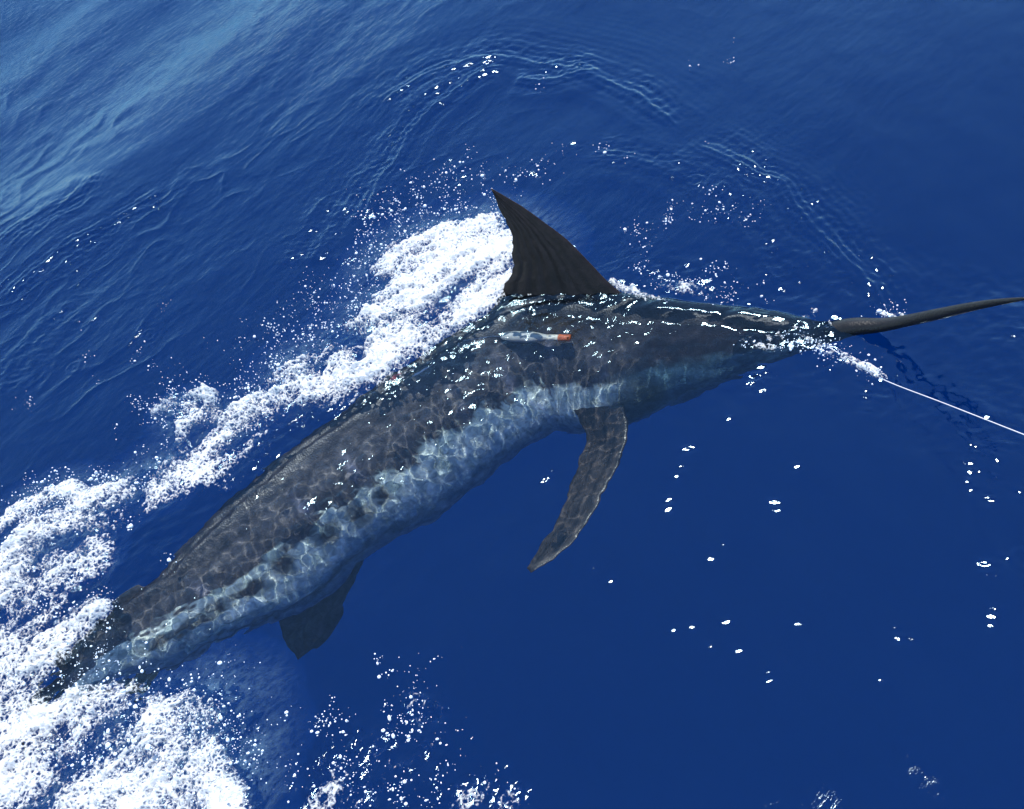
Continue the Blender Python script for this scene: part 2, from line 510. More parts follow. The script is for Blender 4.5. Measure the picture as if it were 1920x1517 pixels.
# brown stains in a row below the colour edge, each where the photograph has one
bill_m = sstep(A_JAW - 0.05, A_JAW + 0.05, AR)
col = mixc(col, np.stack([0.006 + 0*n_mid, 0.005 + 0*n_mid, 0.0055 + 0*n_mid], -1)*(1 + 0.4*n_fine[..., None]), bill_m)
for sx, sy, la, lp in [(672, 962, 0.050, 0.045), (612, 1003, 0.055, 0.045), (534, 1063, 0.045, 0.04), (480, 1103, 0.05, 0.032), (455, 1118, 0.05, 0.03),
                       (410, 1142, 0.035, 0.035), (383, 1160, 0.03, 0.03), (715, 925, 0.035, 0.03), (345, 1185, 0.05, 0.025), (300, 1208, 0.05, 0.025)]:
    r, c = near_row(sx, sy)
    la, lp = la*1.15, lp*1.45
    g = np.exp(-(((AS - arc[r] + (PF - PHI[c])*0.03)/la)**2 + ((PF - PHI[c])/np.pi/lp)**2)**2*1.5)*np.clip(1.15 + 0.8*n_fine + 0.5*n_mid, 0, 1)
    col = mixc(col, np.array([0.030, 0.022, 0.018])[None, None] + 0*col, np.clip(g, 0, 1))
col = np.clip(col*(1 + 0.22*n_fine[..., None]), 0.006, 0.9)

root = bpy.data.objects.new('marlin', None)
sc.collection.objects.link(root)
tag(root, 'large dark marlin with long bill and raised dorsal fin lying at the water surface', 'fish')
ff = grid_faces(NR, NS, wrap=True)
v0, v1 = cen[0], cen[-1]
vv = np.vstack([flatV, v0[None], v1[None]])
capA = np.stack([np.full(NS, NR*NS), np.roll(np.arange(NS), -1), np.arange(NS), np.full(NS, NR*NS)], 1)[:, :3]
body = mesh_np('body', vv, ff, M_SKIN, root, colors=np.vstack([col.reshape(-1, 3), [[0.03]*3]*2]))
body.cycles.is_caustics_receiver = True
body_bvh_rows = int(np.searchsorted(arc, A_JAW - 0.02))
tri = ff[:(body_bvh_rows - 1)*NS]
BVH = BVHTree.FromPolygons([tuple(p) for p in flatV], [tuple(int(k) for k in q) for q in tri])
BVH_ALL = BVHTree.FromPolygons([tuple(p) for p in flatV], [tuple(int(k) for k in q) for q in ff])

# ---- fins
def fin(name, lead, trail, th, colr, n=44, mcols=34, ribs=0, rib_amp=0.0, serr=0.0, seed=1, nrm=None, mat=None):
    """a thin fin between a leading and a trailing edge, both listed from base to tip in world space"""
    A = smooth_curve(lead, n)
    B = smooth_curve(trail, n)
    t = np.linspace(0, 1, n)
    s = np.linspace(0, 1, mcols)
    S = s[None, :, None]
    rng = np.random.default_rng(seed)
    if serr:
        j = serr*(np.abs(np.mod(t*9 + 0.2*np.sin(t*40), 1) - 0.3))*np.sin(np.pi*np.clip(t*1.05, 0, 1))**0.5
        d = (B - A); d /= np.linalg.norm(d, axis=1)[:, None] + 1e-9
        B = B + d*j[:, None]
    P = A[:, None]*(1 - S) + B[:, None]*S
    du = np.gradient(P, axis=0); dv = np.gradient(P, axis=1)
    nn = np.cross(du, dv); nn /= np.linalg.norm(nn, axis=2)[..., None] + 1e-9
    if nrm is not None:
        nn = np.where((nn @ np.asarray(nrm))[..., None] < 0, -nn, nn)
    prof = (np.clip(s, 0, 1)**0.35*(1 - s)**0.8*2.0 + 0.10)[None]
    thick = th*prof*(1 - 0.8*t)[:, None]
    rb = 0
    if ribs:
        rb = rib_amp*np.abs(np.sin(np.pi*ribs*(s[None]**0.8) + 0.6*t[:, None]))*sstep(0.12, 0.35, s)[None]*(1 - 0.5*t[:, None])
    F = P + nn*(thick + rb)[..., None]
    K = P - nn*(thick + rb)[..., None]
    vv = np.vstack([F.reshape(-1, 3), K.reshape(-1, 3)])
    f1 = grid_faces(n, mcols)
    f2 = f1[:, ::-1] + n*mcols
    idx = np.arange(n*mcols).reshape(n, mcols)
    rim = np.concatenate([idx[:, 0], idx[-1, 1:], idx[-2::-1, -1]])
    fr = np.stack([rim[:-1], rim[1:], rim[1:] + n*mcols, rim[:-1] + n*mcols], 1)
    Sg, Tg = np.meshgrid(s, t)
    nz = fbm(Sg*9, Tg*5, 4, seed)
    base = np.array(colr)[None, None]*(1 + (0.4 if ribs else 0.9)*nz[..., None])
    if ribs:
        base = base*(0.85 + 0.3*np.abs(np.sin(np.pi*ribs*(Sg**0.8) + 0.6*Tg)))[..., None]
    cc = np.clip(np.vstack([base.reshape(-1, 3)]*2), 0.004, 1)
    o = mesh_np(name, vv, np.vstack([f1, f2, fr]), mat or M_FIN, root, colors=cc)
    o.cycles.is_caustics_receiver = True
    return o

def on_plane(px, py, P0, nrm):
    v = ray(px, py)
    return C0 + v*(((P0 - C0) @ nrm)/(v @ nrm))
kf = int(np.searchsorted(arc, (A_FIN0 + A_FIN1)/2))
PF0 = cen[kf] + ups[kf]*aa[kf]
fn = np.cross(tg[kf], ups[kf]); fn /= np.linalg.norm(fn)
if fn @ FWD > 0: fn = -fn
lead = [(1196, 575), (1142, 530), (1110, 497), (1084, 470), (1058, 445), (1018, 415), (979, 387), (947, 368), (921, 353)]
trail = [(925, 600), (945, 540), (962, 512), (965, 490), (963, 467), (962, 446), (952, 418), (938, 391), (923, 358)]
fin('dorsal_fin', [on_plane(a, b, PF0, fn) for a, b in lead], [on_plane(a, b, PF0, fn) for a, b in trail],
    0.011, (0.011, 0.0082, 0.0082), n=70, mcols=60, ribs=8, rib_amp=0.0030, serr=0.014, seed=3, nrm=fn)
def path(pts):
    return [at(a, b, z) for a, b, z in pts]
def pec(pts):
    r, c = near_row(*pts[0])
    nrm = V[r, c] - cen[r]; nrm /= np.linalg.norm(nrm)
    b0 = V[r, c] - 0.025*nrm                      # rooted in the flank
    zs = np.interp(np.arange(len(pts)), [0, 2, len(pts) - 1], [V[r, c][2], min(V[r, c][2] - 0.02, -0.24), -0.37])
    return [b0] + [at(p[0], p[1], z) for p, z in list(zip(pts, zs))[1:]]
fin('pectoral_fin', pec([(1168, 764), (1180, 795), (1177, 832), (1164, 872), (1137, 925), (1111, 977), (1085, 1017), (1040, 1058), (995, 1083)]),
    pec([(1070, 768), (1092, 800), (1100, 830), (1087, 867), (1069, 925), (1056, 964), (1038, 1001), (1017, 1030), (990, 1075)]),
    0.008, (0.030, 0.024, 0.021), ribs=0, seed=5, nrm=(0, 0, 1))
def median(px, py, r0):
    """point of the fish's own middle plane, near row r0, that is seen at a pixel"""
    st = np.array([0.0, 0.0])
    f = lambda q: fast_proj((cen[r0] + tg[r0]*q[0] + ups[r0]*q[1])[None])[0]
    for _ in range(30):
        p = f(st)
        J = np.stack([(f(st + [1e-3, 0]) - p)/1e-3, (f(st + [0, 1e-3]) - p)/1e-3], 1)
        st = st - np.clip(np.linalg.solve(J, p - np.array([px, py])), -0.1, 0.1)
    return cen[r0] + tg[r0]*st[0] + ups[r0]*st[1]
def row_at(px, py):
    return int(np.argmin(np.sum((fast_proj(cen) - np.array([px, py]))**2, 1)))
def mid_path(r0, pts):
    return [median(a, b, r0) for a, b in pts]
r1 = row_at(590, 1050)
fin('anal_fin', mid_path(r1, [(690, 1045), (668, 1100), (652, 1150), (628, 1200), (600, 1230), (566, 1250)]),
    mid_path(r1, [(515, 1150), (530, 1185), (538, 1208), (546, 1226), (552, 1238), (560, 1248)]),
    0.010, (0.045, 0.046, 0.048), ribs=6, rib_amp=0.002, seed=6, nrm=(0, -1, 0.4))
r1 = row_at(255, 1180)
fin('second_dorsal_fin', mid_path(r1, [(296, 1108), (268, 1100), (244, 1106), (214, 1126)]),
    mid_path(r1, [(226, 1154), (215, 1146), (208, 1141), (204, 1135)]),
    0.007, (0.045, 0.042, 0.044), n=24, mcols=16, ribs=4, rib_amp=0.0015, seed=7, nrm=(0, -1, 0.4))
fin('second_anal_fin', mid_path(r1, [(318, 1236), (300, 1268), (278, 1298), (252, 1318)]),
    mid_path(r1, [(248, 1262), (246, 1282), (246, 1300), (248, 1314)]),
    0.007, (0.042, 0.042, 0.044), n=24, mcols=16, ribs=4, rib_amp=0.0015, seed=8, nrm=(0, -1, 0.4))
r1 = row_at(140, 1262)
fin('caudal_fin', mid_path(r1, [(165, 1240), (130, 1222), (116, 1208), (106, 1196), (100, 1185)]),
    mid_path(r1, [(110, 1265), (98, 1235), (94, 1214), (95, 1198), (98, 1186)]),
    0.010, (0.050, 0.043, 0.042), ribs=7, rib_amp=0.002, seed=9, nrm=(0, -1, 0.4))['label'] = 'upper lobe of the tail fin half hidden in foam'
fin('caudal_fin', mid_path(r1, [(170, 1280), (120, 1300), (90, 1325), (65, 1360), (45, 1400), (35, 1440)]),
    mid_path(r1, [(115, 1262), (85, 1285), (62, 1312), (45, 1350), (34, 1395), (30, 1437)]),
    0.010, (0.050, 0.043, 0.042), ribs=7, rib_amp=0.002, seed=10, nrm=(0, -1, 0.4))['label'] = 'lower lobe of the tail fin under the foam'

# ---- red gash beside the dorsal groove, and the eye
def patch_on_body(name, px, py, along, across, lift, mat, colr, n=14, power=2.0):
    r, c = near_row(px, py)
    th = np.linspace(0, 2*np.pi, 28, endpoint=False)
    vs = [V[r, c]]
    out = []
    for k in range(1, 5):
        q = k/4
        for a_ in th:
            da = along*q*np.cos(a_)*(1 + 0.25*math.sin(3*a_ + 1))
            dc = across*q*np.sin(a_)*(1 + 0.25*math.sin(5*a_))
            rr = np.interp(arc[r] + da, arc, np.arange(NR))
            cc_ = c + dc/(np.hypot(aa[r], bb[r])*2*np.pi*0.7)*NS
            i0, j0 = int(rr), int(math.floor(cc_))
            fr_, fc_ = rr - i0, cc_ - j0
            p = (V[i0, j0 % NS]*(1-fr_)*(1-fc_) + V[i0+1, j0 % NS]*fr_*(1-fc_) + V[i0, (j0+1) % NS]*(1-fr_)*fc_ + V[i0+1, (j0+1) % NS]*fr_*fc_)
            nrm = p - cen[i0]; nrm /= np.linalg.norm(nrm)
            out.append(p + nrm*(lift*(1 - q*q) + (0.0015 if k < 4 else -0.004)))
    nrm0 = vs[0] - cen[r]; nrm0 /= np.linalg.norm(nrm0)
    vs = [vs[0] + nrm0*(lift + 0.0015)] + out
    fs = [(0, 1 + j, 1 + (j+1) % 28) for j in range(28)]
    for k in range(3):
        for j in range(28):
            a0, a1 = 1 + k*28 + j, 1 + k*28 + (j+1) % 28
            fs += [(a0, a0 + 28, a1 + 28), (a0, a1 + 28, a1)]
    o = mesh_np(name, np.array(vs), np.array(fs), mat, root)
    o.cycles.is_caustics_receiver = True
    return o
gash = patch_on_body('wound', 738, 712, 0.030, 0.010, 0.003, plain('raw_flesh', (0.42, 0.07, 0.06), 0.4, 0.3, 120), None)
gash['label'] = 'small red gash beside the dorsal groove'
pale_mark = patch_on_body('pale_streak', 790, 698, 0.055, 0.005, 0.002, plain('streak_pale', (0.55, 0.52, 0.55), 0.4, 0.3, 120), None)  # thin pale streak laid just off the skin
pale_mark['label'] = 'thin pale streak running forward from the red gash'
eye = patch_on_body('eye', 1432, 645, 0.016, 0.016, 0.006, plain('eye', (0.012, 0.014, 0.018), 0.08, 0.1), None)

# ------------------------------------------------------------------ water surface height
def W2(px, py): return at(px, py, 0.0)[:2]
P_ = lambda *pts: [W2(a, b) for a, b in pts]
WAKES = [  # line in the photograph, ridge height, ripple length, ripple reach, side
    (P_((1668, 600), (1625, 545), (1560, 470), (1500, 400), (1455, 345), (1420, 338), (1350, 295), (1290, 255)), 0.010, 0.030, 0.10, -1, 1.0),
    (P_((1290, 255), (1200, 185), (1100, 140), (1010, 120), (930, 112), (850, 130), (780, 165), (700, 230)), 0.009, 0.040, 0.16, -1, 0.8),
    (P_((960, 125), (900, 145), (840, 190), (790, 235), (745, 300), (705, 370), (680, 420)), 0.013, 0.035, 0.13, -1, 0.7),
    (P_((1480, 560), (1430, 500), (1370, 420), (1320, 360), (1240, 320), (1180, 300), (1080, 290)), 0.007, 0.030, 0.08, -1, 0.6),
    (P_((1130, 130), (1030, 150), (960, 150)), 0.008, 0.035, 0.1, -1, 0.6),
    (P_((660, 380), (620, 430), (590, 500)), 0.008, 0.030, 0.1, -1, 0.5),
    (P_((0, 580), (60, 520), (130, 470), (250, 400), (320, 350)), 0.008, 0.035, 0.12, -1, 0.8),
    (P_((0, 470), (80, 410), (150, 375), (185, 330)), 0.008, 0.035, 0.10, -1, 0.8),
    (P_((0, 760), (20, 690), (60, 640), (110, 590), (160, 560)), 0.006, 0.04, 0.10, -1, 0.6),
    (P_((1905, 560), (1890, 690), (1893, 740), (1905, 770), (1930, 800)), 0.004, 0.05, 0.05, 1, 0.3),
    (P_((1120, 560), (1160, 535), (1230, 560), (1400, 565), (1520, 575), (1600, 585), (1665, 606)), 0.004, 0.03, 0.04, 1, 0.2),
]
RINGS = [(1304, 340), (280, 630), (1660, 725), (140, 690), (1910, 1075)]
def wave(x, y):
    ca, sa = math.cos(CREST), math.sin(CREST)
    e1, e2 = x*ca + y*sa, -x*sa + y*ca                    # along and across the crests
    left = sstep(0.9, -1.6, x - 0.25*(y - 2))             # windward water, more ruffled
    far = sstep(2.3, 4.5, y)
    near_r = sstep(-0.2, 0.6, x)*sstep(2.3, 1.6, y)        # slick beside the boat
    z = 0.030*np.sin(e2*2*np.pi/3.4 + 0.8 + 0.7*pn(e1*0.3, e2*0.2, 3)) + 0.012*np.sin(e2*2*np.pi/1.35 + 0.5*pn(e1*0.5, e2*0.4, 4)*3)*left
    z = z*sstep(2.2, 4.0, np.hypot(x*0.8, y - 0.4))        # the swell dies down by the hull and the fish
    inner = np.exp(-((x - 0.35)/1.0)**2 - ((y - 2.7)/0.55)**2)          # water stirred up beyond the fin
    rough = np.clip(0.30 + 0.75*inner + 0.8*left*(0.4 + 0.6*far) + 0.25*far, 0, 1.2)*(1 - 0.55*near_r)
    patch = 0.65 + 0.55*pn(e1*0.55 + 5, e2*0.9, 8)
    z = z + rough*patch*(0.0080*pn(e1*1.1, e2*2.4, 11) + 0.0046*pn(e1*2.6, e2*5.5, 12) + 0.0026*pn(e1*6, e2*13, 13) + 0.0013*pn(e1*13, e2*27, 14) + 0.0006*pn(e1*28, e2*52, 15))
    # short crinkled crests in the windward part
    for kx, ky, amp, sd in ((2.2, 5.0, 0.0050, 16), (4.5, 9.0, 0.0026, 26), (9.0, 17.0, 0.0012, 27)):
        rd = 1 - np.abs(pn(e1*kx + 0.5*pn(e1*3, e2*3, 2), e2*ky + 0.4*pn(e1*5, e2*5, 6), sd))
        z = z + amp*np.clip(rd, 0, 1)**7*sstep(0.0, 0.5, pn(e1*1.3, e2*1.6, sd + 30) + 0.1)*(left*0.9 + 0.25*far)*sstep(1.4, 2.8, y)
    # soft round lumps beside the boat
    z = z + near_r*(0.0040*pn(x*2.6, y*1.8, 18) + 0.0036*pn(x*6.5, y*3.0, 19) + 0.0013*pn(x*15, y*6, 20))
    z = z + 0.0022*pn(x*4.2 + 7, y*3.1, 22) + 0.0008*pn(x*10, y*8, 23)
    t = np.clip(1.75 - y, 0, 6)
    z = z + 0.105*(np.sqrt(t*t + 0.04) - 0.2)*sstep(12, 4, np.hypot(x, y))       # swell by the hull, added to tilt the sun's reflection out of view
    return z, np.clip(rough*patch, 0.03, 1)
GLINTS = [(1024, 900, 4), (1296, 845, 5), (1280, 880, 4), (1270, 900, 3), (1255, 945, 5), (1253, 965, 4), (1456, 955, 5), (1450, 970, 4), (1492, 885, 5),
          (1368, 790, 3), (1355, 1035, 3), (1335, 1062, 3), (1450, 1032, 3), (1150, 1103, 2), (1265, 1200, 4), (1300, 1195, 4), (1366, 1188, 4), (1335, 1235, 4), (1352, 1234, 3), (1386, 1243, 5),
          (1470, 1265, 6), (1440, 1285, 4), (1445, 1298, 3), (1496, 1193, 5), (1675, 1205, 5), (1676, 1222, 3), (1700, 1225, 4), (1643, 1303, 3), (1845, 960, 7), (1845, 945, 4), (1825, 855, 4), (1822, 870, 4), (1812, 888, 6),
          (1815, 905, 5), (1805, 925, 6), (1812, 938, 4), (1860, 880, 5), (1850, 915, 4), (1878, 855, 4), (1893, 840, 5), (1903, 945, 4), (1833, 1085, 6), (1875, 1073, 3), (1860, 1107, 4), (1843, 1185, 5), (1845, 1200, 4), (1850, 1170, 3),
          (1625, 752, 5), (1632, 740, 4), (1560, 695, 3), (1530, 710, 3), (1415, 705, 6), (1405, 720, 5), (1440, 700, 5), (1425, 690, 4), (1430, 735, 3), (680, 1410, 5), (690, 1425, 5), (700, 1465, 4), (830, 1465, 4), (885, 1490, 6),
          (905, 1500, 6), (920, 1480, 5), (945, 1500, 5), (980, 1495, 5), (985, 1510, 5), (1000, 1510, 5), (870, 330, 5), (860, 345, 4), (1000, 325, 6), (1010, 315, 4), (1075, 268, 5), (845, 300, 3), (790, 310, 3), (1025, 595, 0), (1918, 630, 4), (1115, 1078, 3)]
def wakes(x, y):
    z = np.zeros_like(x)
    rg = np.random.default_rng(4)
    spots = []
    for px, py, big in GLINTS:                  # little wavelets that catch the sun
        c = W2(px, py)
        spots.append((c, 0.0095 + 0.0012*big))
        for _ in range(max(0, big - 2)):
            spots.append((c + rg.normal(0, 0.024, 2)*np.array([0.6, 1.3]), 0.0100))
    for c, w_ in spots:
        m = (np.abs(x - c[0]) < w_*3) & (np.abs(y - c[1]) < w_*3)
        v = C0 - np.array([c[0], c[1], 0.0]); v /= np.linalg.norm(v)
        hv = v + np.array(sdir)
        need = -hv[:2]/hv[2] - np.array([0, -0.105*sstep(1.9, 1.5, c[1])])       # slope that mirrors the sun to the boat
        nl = np.linalg.norm(need) + 1e-6
        nd = need/nl
        dx, dy = x[m] - c[0], y[m] - c[1]
        q = dx*nd[0] + dy*nd[1]
        k_ = 2*np.pi/(w_*2.4)
        z[m] += 1.65*nl/k_*np.sin(k_*q)*np.exp(-(dx*dx + dy*dy)/(w_*w_))
    wob = 0.022*pn(x*4, y*4, 50) + 0.006*pn(x*13, y*13, 51)
    for pts, hgt, lam, reach, outer, k in WAKES:
        P = np.array(pts)
        lo, hi = P.min(0) - reach*3, P.max(0) + reach*3
        m = (x > lo[0]) & (x < hi[0]) & (y > lo[1]) & (y < hi[1])
        if not m.any(): continue
        d, s, u = polydist(x[m], y[m], smooth_curve(P, 26))
        sd = d*s*outer + wob[m]
        end = sstep(0, 0.12, u)*sstep(1, 0.88, u)
        ridge = 1.1*hgt*(0.9*np.exp(-(sd/0.048)**2) + 0.55*np.exp(-((sd + 0.10)/0.05)**2) + 0.35*np.exp(-((sd - 0.11)/0.05)**2))
        br = 0.5 + 0.5*pn(x[m]*5, y[m]*5, 52)
        cap = hgt*0.24*k*np.sin(2*np.pi*sd/lam)*np.exp(-np.abs(np.where(sd > 0, sd, sd*2.2))/reach)*(0.3 + br)
        band = 0.0032*pn(u*len(P)*6 + 3*k, sd/0.028, 53) + 0.0011*pn(u*len(P)*14, sd/0.014, 54)
        z[m] += (ridge + cap + band*min(1, hgt/0.008)*np.exp(-((sd - 0.05)/0.11)**2)*(0.4 + br))*end
    for i, (px, py) in enumerate(RINGS):
        c = W2(px, py)
        r = np.hypot(x - c[0], y - c[1])
        z += 0.0012*np.cos(r*2*np.pi/0.028)*np.exp(-((r - 0.03)/0.025)**2)
    return z

# foam fields: strokes in the photograph (points, half width in metres, weight, lift in metres)
S_ = lambda r, wt, lift, *pts: (P_(*pts), r, wt, lift)
FOAM = [
    S_(0.24, 1.00, 0.025, (930, 470), (850, 500), (790, 540)),
    S_(0.20, 1.00, 0.025, (900, 440), (820, 460), (760, 490)),
    S_(0.16, 0.95, 0.02, (930, 520), (880, 570), (800, 620), (720, 650)),
    S_(0.20, 0.72, 0.03, (740, 570), (680, 630), (620, 680), (570, 710)),
    S_(0.11, 0.85, 0.03, (860, 600), (780, 650), (700, 690), (620, 725), (540, 745), (480, 765), (430, 790)),
    S_(0.10, 0.74, 0.02, (430, 800), (380, 850), (320, 880), (270, 900), (215, 930)),
    S_(0.17, 0.56, 0.004, (820, 640), (700, 710), (600, 740), (500, 800), (400, 870), (300, 900)),
    S_(0.045, 0.80, 0.045, (296, 772), (320, 748), (360, 740), (395, 742), (400, 765)),
    S_(0.05, 0.75, 0.03, (320, 770), (350, 790), (340, 830), (345, 850)),
    S_(0.07, 0.80, 0.03, (330, 765), (385, 780), (440, 790)),
    S_(0.10, 0.80, 0.01, (330, 870), (260, 910), (180, 935)),
    S_(0.14, 0.75, 0.01, (150, 960), (60, 1000), (100, 1100), (150, 1150)),
    S_(0.07, 0.80, 0.02, (225, 930), (165, 950), (130, 915), (90, 925), (40, 950), (0, 985)),
    S_(0.13, 0.55, 0.01, (200, 960), (140, 1000), (180, 1060), (120, 1100)),
    S_(0.14, 0.95, 0.04, (70, 1010), (40, 1040), (20, 1090), (-30, 1120)),
    S_(0.20, 0.70, 0.02, (110, 1070), (60, 1140), (20, 1200), (-40, 1240)),
    S_(0.09, 0.85, 0.03, (180, 1150), (130, 1180), (110, 1230), (60, 1250), (0, 1260)),
    S_(0.17, 0.76, 0.03, (80, 1230), (40, 1290), (-20, 1330)),
    S_(0.10, 0.72, 0.03, (150, 1320), (210, 1315), (260, 1330)),
    S_(0.25, 0.90, 0.03, (-60, 1380), (60, 1400), (-40, 1480)),
    S_(0.20, 0.76, 0.02, (120, 1370), (220, 1390), (340, 1380), (390, 1380)),
    S_(0.17, 0.90, 0.03, (390, 1480), (330, 1470), (250, 1500), (330, 1560)),
    S_(0.20, 0.78, 0.02, (200, 1460), (120, 1510), (40, 1560), (250, 1560), (-60, 1600)),
    S_(0.10, 0.95, 0.025, (400, 1410), (415, 1450), (440, 1520), (450, 1580)),
    S_(0.06, 0.48, 0.005, (790, 1330), (830, 1350), (800, 1370)),
    S_(0.10, 0.40, 0.005, (640, 1440), (720, 1420), (820, 1440)),
    S_(0.08, 0.42, 0.005, (560, 1520), (700, 1500), (850, 1510), (980, 1530)),
    S_(0.035, 0.95, 0.03, (1150, 534), (1172, 544), (1190, 553)),
    S_(0.016, 0.62, 0.003, (955, 552), (1050, 556), (1140, 553)),
    S_(0.05, 0.50, 0.01, (1225, 515), (1260, 540), (1340, 545)),
    S_(0.04, 0.50, 0.01, (1200, 560), (1260, 575), (1330, 580)),
    S_(0.035, 0.32, 0.004, (1490, 600), (1530, 590), (1555, 600)),
    S_(0.026, 0.72, 0.012, (1505, 636), (1560, 662), (1620, 690), (1655, 711)),
    S_(0.022, 0.60, 0.008, (1390, 648), (1450, 650), (1510, 645)),
    S_(0.02, 0.7, 0.01, (1655, 590), (1680, 592), (1700, 598)),
    S_(0.06, 0.42, 0.003, (1400, 640), (1480, 630), (1540, 610)),
]
def foam_mask(x, y):
    M = np.zeros_like(x); LF = np.zeros_like(x)
    for pts, r, wt, lift in FOAM:
        P = np.array(pts)
        lo, hi = P.min(0) - r, P.max(0) + r
        m = (x > lo[0]) & (x < hi[0]) & (y > lo[1]) & (y < hi[1])
        if not m.any(): continue
        d, _, _ = polydist(x[m], y[m], P)
        g = 1 - sstep(0.25, 1.0, d/r)
        M[m] = np.maximum(M[m], wt*g)
        LF[m] = np.maximum(LF[m], lift*g)
    return M, LF

# the fish lifts a film of water where its back is awash
def film(x, y, z):
    lo, hi = flatV[:body_bvh_rows*NS].min(0) - 0.02, flatV[:body_bvh_rows*NS].max(0) + 0.02
    m = np.where((x > lo[0]) & (x < hi[0]) & (y > lo[1]) & (y < hi[1]) & (fdist < 0.4))[0]
    ft = np.full(x.shape, -1.0)
    for i in m:
        h = BVH.ray_cast(Vector((x[i], y[i], 1.0)), Vector((0, 0, -1)))
        if h[0] is not None:
            ft[i] = h[0].z
    return ft

def axis(lo, hi, step, far_lo, far_hi, g=1.07):
    c = list(np.arange(lo, hi + step/2, step))
    s, a = step, hi
    up = []
    while a < far_hi:
        s *= g; a += s; up.append(a)
    s, a = step, lo
    dn = []
    while a > far_lo:
        s *= g; a -= s; dn.append(a)
    return np.array(dn[::-1] + c + up)
xs = axis(-2.2, 2.3, 0.0054, -400, 400, 1.035)
ys = axis(0.2, 3.9, 0.0054, -300, 600, 1.03)
GX, GY = np.meshgrid(xs, ys)
gx, gy = GX.ravel(), GY.ravel()
hz, chop = wave(gx, gy)
far_f = sstep(60, 12, np.hypot(gx, gy))
hz = hz*far_f + wakes(gx, gy)
M_, L_ = foam_mask(gx, gy)
tur = np.clip(M_*1.5, 0, 1)
hz = hz + tur*(0.008*pn(gx*9, gy*9, 60) + 0.004*pn(gx*22, gy*22, 61) + 0.002*pn(gx*48, gy*48, 62))
# ripples over the fish
fdist, _, fu = polydist(gx, gy, cen[::12, :2])
pdist, _, _ = polydist(gx, gy, [at(1120, 800, -0.3)[:2], at(1100, 930, -0.33)[:2], at(1000, 1080, -0.37)[:2]])
over = np.maximum(sstep(0.55, 0.15, fdist), 0.25*sstep(0.35, 0.08, pdist))
along_x, across_y = gx, gy
hz = hz + over*(0.75 + 0.5*pn(gx*3, gy*3, 69))*(0.0034*pn(gx*7 + 3, gy*9, 63) + 0.0034*pn(gx*20, gy*25, 64) + 0.0015*pn(gx*40, gy*50, 65) + 0.0005*pn(gx*75, gy*85, 58))
ft = film(gx, gy, hz)
headw = sstep(A_FIN0 - 0.35, A_FIN0 + 0.1, np.interp(gx, cen[:, 0], arc))
fl = ft + 0.004 + headw*(0.006*pn(gx*4, gy*16, 66) + 0.0042*pn(gx*9, gy*30, 67) + 0.0013*pn(gx*20, gy*50, 68))
k = 0.018
hh = np.clip(0.5 + 0.5*(fl - hz)/k, 0, 1)
hz = hz*(1 - hh) + fl*hh + k*hh*(1 - hh)
chop = np.clip(chop*far_f + 0.5*tur + 0.12*over, 0, 1)
water = mesh_np('water', np.stack([gx, gy, hz], 1), grid_faces(len(ys), len(xs)), M_WATER, attrs={'chop': chop})
tag(water, 'rippled deep blue open sea surface with wake lines', 'water', kind='structure')
water.cycles.is_caustics_caster = True
dv = np.array([[-500, -400, -7], [500, -400, -7], [500, 700, -7], [-500, 700, -7]], float)
deep = mesh_np('deep_water', dv, np.array([[0, 1, 2, 3]]), M_DEEP, smooth=False)
tag(deep, 'dark blue depth of the sea below the surface', 'water', kind='structure')

def surf(x, y):
    """height of the finished surface by bilinear lookup"""
    Z = hz.reshape(len(ys), len(xs))
    i = np.clip(np.searchsorted(xs, x) - 1, 0, len(xs) - 2)
    j = np.clip(np.searchsorted(ys, y) - 1, 0, len(ys) - 2)
    tx = (x - xs[i])/(xs[i+1] - xs[i]); ty = (y - ys[j])/(ys[j+1] - ys[j])
    return (Z[j, i]*(1-tx) + Z[j, i+1]*tx)*(1-ty) + (Z[j+1, i]*(1-tx) + Z[j+1, i+1]*tx)*ty

# ------------------------------------------------------------------ foam
fxs = np.arange(-2.25, 1.75, 0.0034)
fys = np.arange(0.55, 3.45, 0.0034)
FX, FY = np.meshgrid(fxs, fys)
fx, fy = FX.ravel(), FY.ravel()
jx = 0.0016*pn(fx*200, fy*200, 90); jy = 0.0016*pn(fx*200 + 50, fy*200, 91)
M_, L_ = foam_mask(fx, fy)
keep = M_ > 0.05
Fd = np.full(fx.shape, -9.0)
x, y = fx[keep], fy[keep]
wx, wy = x + 0.02*pn(x*9, y*9, 70), y + 0.02*pn(x*9, y*9, 71)
fa = math.radians(22)
s1, s2 = (wx*math.cos(fa) + wy*math.sin(fa))*0.45, -wx*math.sin(fa) + wy*math.cos(fa)      # drawn out along the fish's path
lowf = 0.75*pn(s1*7, s2*7, 72) + 0.60*pn(s1*16, s2*16, 73)
midf = 0.40*pn(s1*36, s2*36, 74) + 0.32*pn(wx*64, wy*64, 75) + 0.24*pn(wx*120, wy*120, 76)
w1, w2 = worley(wx*26, wy*26, 5)
lace = 0.5 - np.clip((w2 - w1)*1.4, 0, 1)
F = M_[keep]*1.70 - 1.06 + 0.80*lowf + 0.65*midf + 0.40*lace
Fd[keep] = F
b1, _ = worley(x*70, y*70, 6)
b2, _ = worley(x*130, y*130, 7)
dome = np.sqrt(np.clip(1 - (b1*1.25)**2, 0, 1))*0.006 + np.sqrt(np.clip(1 - (b2*1.25)**2, 0, 1))*0.003
zf = np.zeros(fx.shape)
zf[keep] = surf(x, y) + 0.010*np.clip(F, -1.2, 1.2) + L_[keep]*np.clip(F + 0.2, 0, 1)*(0.7 + 0.6*pn(x*11, y*11, 77) + 0.45*pn(x*34, y*34, 78)) + 0.6*dome*sstep(-0.1, 0.3, F) - 0.002
NXF, NYF = len(fxs), len(fys)
